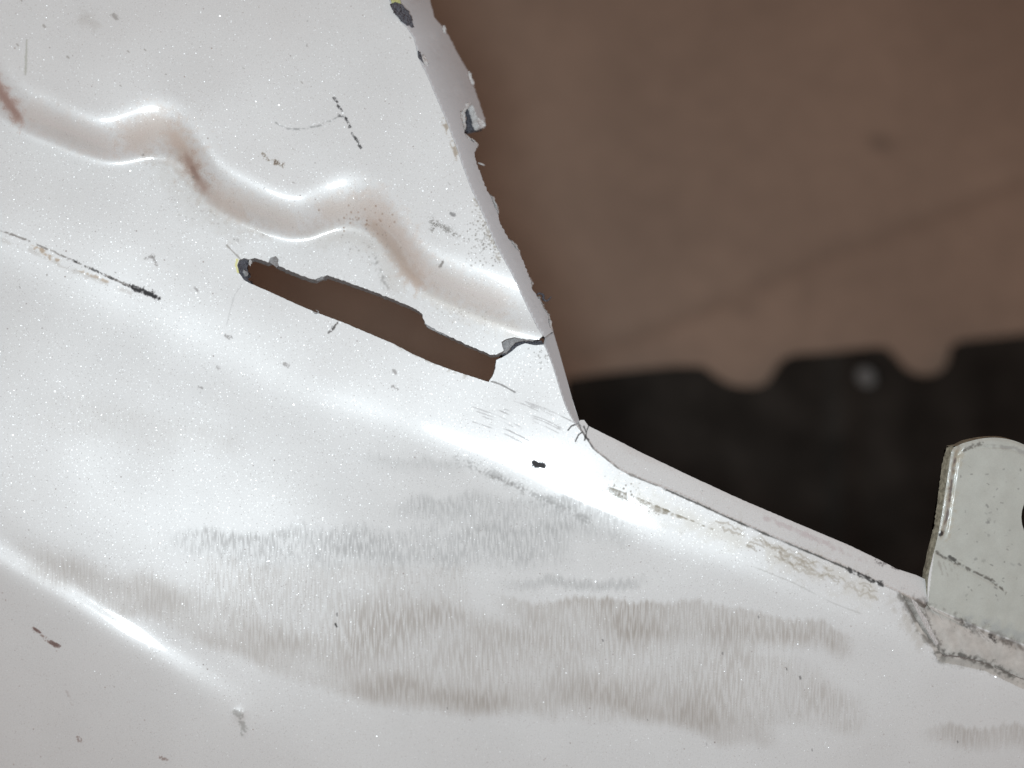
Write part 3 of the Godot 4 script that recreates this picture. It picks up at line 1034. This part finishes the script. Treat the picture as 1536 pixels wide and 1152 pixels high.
func pocket(o: Node3D):
	# stepped pocket under the tab
	var poly := torn(pts([1350, 888, 1367, 896, 1395, 909, 1427, 922, 1463, 941, 1497, 952, 1536, 969, 1716, 1045]), 0.5)
	poly.append_array(pts([1716, 1110, 1536, 1034, 1477, 1006, 1440, 998, 1408, 992, 1398, 972, 1376, 945]))
	var hf := func(px: float, py: float) -> float:
		var e := (py - 922.0) * 0.93 - (px - 1427.0) * 0.40
		var w := 0.9 * wave.get_noise_2d(px * 0.04, py * 0.04)
		return base(px, py) - 9.0 + w - 2.5 * exp(-e * e / 50.0)
	var s := sheet(poly, hf, 2.5, 14.0, 1.2)
	var p := node_of("pocket", s[0], M.smooth, o)
	node_of("edge", s[2], M.edge, p)
	# pale strip along the step's left side
	var sp := torn(pts([1366, 896, 1376, 905, 1382, 918, 1389, 926, 1398, 946, 1408, 965, 1404, 968, 1392, 948, 1381, 928, 1372, 910]), 0.5, 2.0)
	var sh := func(px: float, py: float) -> float: return base(px, py) - 3.0 - 0.25 * (px - 1370.0 - (py - 896.0) * 0.5)
	var w := sheet(sp, sh, 2.5, 10.0, 1.5)
	node_of("step_strip", w[0], M.chip, p)

func tab(o: Node3D):
	var rim := smooth_line(pts([1391, 907, 1392, 870, 1398, 840, 1404, 815, 1408, 797, 1414, 763, 1418.5, 732, 1423, 702, 1427, 678, 1431, 671]), 3)
	var top := smooth_line(pts([1431, 671, 1446, 664.5, 1469, 658.5, 1492, 656.5, 1515, 659.5, 1536, 667, 1572, 686, 1612, 724, 1640, 780, 1660, 860, 1680, 1020]), 4)
	var poly := rim.slice(0, rim.size() - 1)
	poly.append_array(top)
	poly.append_array(pts([1536, 976, 1497, 959, 1463, 948, 1427, 929, 1396, 914]))
	# hole, reached through a slit at the right
	var whole := PackedVector2Array()
	for q in poly:
		whole.append(q)
		if q.is_equal_approx(Vector2(1640, 780)):
			for k in 25:
				var an := TAU * k / 24.0
				whole.append(Vector2(1563 + 31.0 * cos(an), 776 + 40.0 * sin(an) + (0.15 if k == 0 else (-0.15 if k == 24 else 0.0))))
			whole.append(Vector2(1640, 780.4))
	var rc := curve_of(rim)
	var tc := curve_of(top)
	var hf := func(px: float, py: float) -> float:
		var p := Vector2(px, py)
		var d := rc.get_closest_point(p).distance_to(p)
		var dt := tc.get_closest_point(p).distance_to(p)
		var k := 1.0 - smoothstep(796.0, 812.0, py)
		var h := tab_height(px, py)
		h += k * (2.6 * exp(-pow((d - 3.5) / 3.0, 2.0)) - 2.4 * exp(-pow((d - 10.0) / 3.0, 2.0)))
		h -= 4.0 * exp(-dt / 3.0) + 1.5 * exp(-pow((dt - 13.0) / 2.5, 2.0))
		var dl := absf((py - 838.0) - (px - 1420.0) * 0.52) * 0.88
		h -= 1.6 * exp(-dl * dl / 6.0) * smoothstep(1400.0, 1410.0, px) * (1.0 - smoothstep(1490.0, 1520.0, px))
		return h + 0.6 * wave.get_noise_2d(px * 0.03, py * 0.03)
	var s := sheet(whole, hf, 2.5, 20.0, 1.2)
	var t := node_of("mounting_tab", s[0], M.smooth, o)
	t.set_meta("label", "round-topped tab with a bolt hole and dirty rim")
	node_of("edge", s[2], M.edge, t)
	node_of("underside", s[1], M.under, t)
	var side := PackedVector2Array()
	for q in rim:
		side.append(q + Vector2(-0.2, 0))
	side.append_array(torn(pts([1428, 669, 1420, 671.5, 1414, 691, 1408, 735, 1404.6, 763, 1401.5, 788, 1397, 803, 1395, 820, 1390, 853, 1388, 870]), 0.8))
	var sh := func(px: float, py: float) -> float:
		var q := rc.get_closest_point(Vector2(px, py))
		return hf.call(q.x, q.y) - 0.6 - 1.3 * q.distance_to(Vector2(px, py))
	var w := sheet(side, sh, 2.5, 6.0, 1.0)
	node_of("side_wall", w[0], M.edge, t)

func fleck(o: Node3D, called: String, outline: Array, h: float, mat: Material, tilt := 0.3, thick := 3.0):
	var p := torn(pts(outline), 0.6, 2.0)
	p = p.slice(0, p.size() - 1) if p[0].is_equal_approx(p[p.size() - 1]) else p
	var c := Vector2.ZERO
	for q in p:
		c += q / p.size()
	var hf := func(px: float, py: float) -> float:
		return h + tilt * (px - c.x) + 1.8 * wave.get_noise_2d(px * 0.12, py * 0.12) + 1.0 * wave.get_noise_2d(px * 0.4, py * 0.4)
	var s := sheet(p, hf, 2.0, thick, 0.8)
	var st := SurfaceTool.new()
	for m in s:
		if m:
			st.append_from(m, 0, Transform3D())
	node_of(called, st.commit(), mat, o)

func wire(o: Node3D, called: String, line: Array, h0: float, h1: float, r: float, mat: Material):
	var p := smooth_line(pts(line), 4)
	var st := SurfaceTool.new()
	st.begin(Mesh.PRIMITIVE_TRIANGLES)
	for i in p.size():
		var t := float(i) / (p.size() - 1)
		var d := (p[mini(i + 1, p.size() - 1)] - p[maxi(i - 1, 0)]).normalized()
		var at := put(p[i].x, p[i].y, lerpf(h0, h1, t))
		var side := Vector3(-d.y, 0, d.x)
		var rr := r * U * (1.0 - 0.6 * absf(2.0 * t - 1.0))
		for k in 6:
			var an := TAU * k / 6.0
			st.add_vertex(at + (side * cos(an) + Vector3.UP * sin(an)) * rr)
	for i in p.size() - 1:
		for k in 6:
			var a := i * 6 + k
			var b := i * 6 + (k + 1) % 6
			st.add_index(a); st.add_index(a + 6); st.add_index(b)
			st.add_index(b); st.add_index(a + 6); st.add_index(b + 6)
	st.generate_normals()
	node_of(called, st.commit(), mat, o)

func breaks(o: Node3D, _flap_edge: PackedVector2Array, _outer: PackedVector2Array):
	# bare plastic where the flap's corner has chipped
	fleck(o, "bare_plastic_or_gap_dark", [587, 6, 594, 3, 603, 7, 612, 16, 618, 30, 622, 44, 624, 57, 619, 52, 612, 44, 606, 35, 600, 27, 598, 22, 592, 20, 588, 14], panel_height(600, 30) - 2.0, M.plastic, -0.5)
	fleck(o, "bare_plastic_or_gap_dark", [628, 76, 632, 82, 634, 92, 642, 104, 641, 110, 635, 104, 631, 96, 628, 86], panel_height(625, 90) - 3.0, M.plastic, -0.5)
	fleck(o, "paint_flake", [636, 82, 640, 88, 643, 99, 640, 103, 636, 96, 633, 86], panel_height(625, 90) - 5.0, M.chip, -0.6)
	fleck(o, "yellow_primer", [586, -6, 598, -6, 601, 5, 594, 4, 590, 8], panel_height(585, 0) + 1.0, M.primer if M.has("primer") else primer(), -0.3)
	# notch in the side flange
	var nh := panel_height(670, 180) - 62.0
	fleck(o, "bare_plastic_or_gap_dark", [690, 160, 700, 156, 711, 156, 718, 170, 722, 188, 720, 196, 708, 195, 698, 198, 694, 184], nh - 18.0, M.plastic, -0.3, 6.0)
	fleck(o, "paint_flake", [687, 168, 692, 158, 702, 154, 707, 155, 701, 163, 697, 169, 698, 178, 699, 190, 697, 199, 693, 190, 690, 180], nh + 12.0, M.chip, -0.5)
	fleck(o, "paint_flake", [716, 176, 722, 180, 728, 184, 728, 189, 721, 192, 715, 190, 713, 186, 717, 184], nh - 4.0, M.chip, -0.4)
	fleck(o, "paint_flake", [698, 200, 704, 206, 712, 211, 718, 217, 716, 222, 711, 223, 705, 218, 701, 212], nh + 18.0, M.chip, -0.4)
	wire(o, "plastic_curl", [709, 220, 710, 214, 707, 209], nh + 22.0, nh + 20.0, 1.4, M.plastic)
	wire(o, "plastic_curl", [717, 244, 722, 246, 727, 248], nh + 10.0, nh + 10.0, 1.6, M.chip)
	# flakes along the flange's torn rim
	fleck(o, "paint_flake", [665, 38, 669, 42, 667, 49, 664, 44], nh + 5.0, M.chip, 0.4)
	fleck(o, "paint_flake", [702, 107, 706, 110, 710, 124, 708, 127, 704, 118], nh + 2.0, M.chip, 0.4)
	fleck(o, "paint_flake", [734, 291, 739, 295, 745, 308, 748, 318, 745, 322, 740, 312], nh + 24.0, M.chip, 0.4)
	fleck(o, "paint_flake", [763, 358, 769, 362, 777, 374, 782, 392, 777, 390, 770, 376], nh + 26.0, M.chip, 0.4)
	fleck(o, "paint_flake", [782, 396, 790, 408, 798, 424, 796, 432, 789, 420], nh + 26.0, M.chip, 0.4)
	fleck(o, "paint_flake", [803, 446, 808, 445, 812, 452, 816, 462, 822, 470, 824, 478, 818, 480, 813, 470, 808, 458], nh + 30.0, M.chip, 0.4)
	fleck(o, "paint_flake", [818, 482, 825, 480, 825, 490, 829, 497, 824, 496], nh + 34.0, M.chip, 0.4)
	wire(o, "plastic_curl", [803, 444, 809, 440, 815, 443, 815, 449, 821, 451, 827, 445], nh + 30.0, nh + 22.0, 2.2, M.plastic)
	# the crack between flap and strut
	var hc := panel_height(770, 500)
	fleck(o, "fracture_face", [752, 512, 759, 507.5, 771, 505, 790, 508, 806, 509.5, 800, 512, 786, 510.5, 774, 513, 767, 520, 760, 528, 754, 531, 755.5, 525], hc - 6.0, M.cut, 0.1)
	fleck(o, "bare_plastic_or_gap_dark", [752, 532, 762, 522, 770, 513, 782, 509, 795, 510, 813, 511, 815, 518, 800, 519, 788, 516, 777, 520, 768, 528, 758, 535], base(780, 520) - 7.0, M.plastic, 0.0, 8.0)  # dark sheet added under the crack to stand for shade in the gap
	fleck(o, "bare_plastic_or_gap_dark", [814, 500, 822, 494, 828, 499, 822, 505, 818, 512], base(815, 510) - 30.0, M.plastic, 0.0, 8.0)
	# rough broken end of the slot
	var hs := base(366, 404) - 9.0
	fleck(o, "bare_plastic_or_gap_dark", [355, 386, 366, 385, 372, 389, 373, 397, 370, 402, 373, 410, 371, 418, 378, 426, 368, 423, 358, 413, 354, 400], hs, M.plastic, -0.5, 8.0)
	fleck(o, "paint_flake", [374, 388, 378, 392, 376, 399, 373, 396], hs + 3.0, M.chip, 0.2)
	fleck(o, "paint_flake", [365, 404, 371, 410, 369, 414, 364, 409], hs + 4.0, M.cut, 0.2)
	fleck(o, "paint_flake", [402, 392, 406, 387, 412, 385, 416, 388, 415, 394, 416, 401, 411, 398], base(408, 390) + 2.0, M.cut, 0.2)
	fleck(o, "paint_flake", [473, 417, 480, 413, 488, 412, 484, 419, 476, 421], base(478, 415) - 2.0, M.cut, 0.2)
	fleck(o, "paint_flake", [636, 484, 645, 487, 657, 496, 668, 500, 677, 505, 668, 504, 654, 498, 642, 492], base(655, 490) + 6.0, M.cut, 0.2)
	wire(o, "plastic_curl", [469, 466, 473, 470, 478, 468, 474, 465], base(470, 470) + 2.0, base(470, 470) + 2.0, 1.2, M.cut)
	# short end wall of the lip beside the tab
	fleck(o, "lip_end", [1391, 873, 1397, 872, 1398, 878, 1395, 909, 1390, 907], base(1390, 905) - 20.0, M.grimy, 0.6)

func primer() -> StandardMaterial3D:
	M.primer = plain(Color(0.78, 0.78, 0.50), 0.6)
	return M.primer
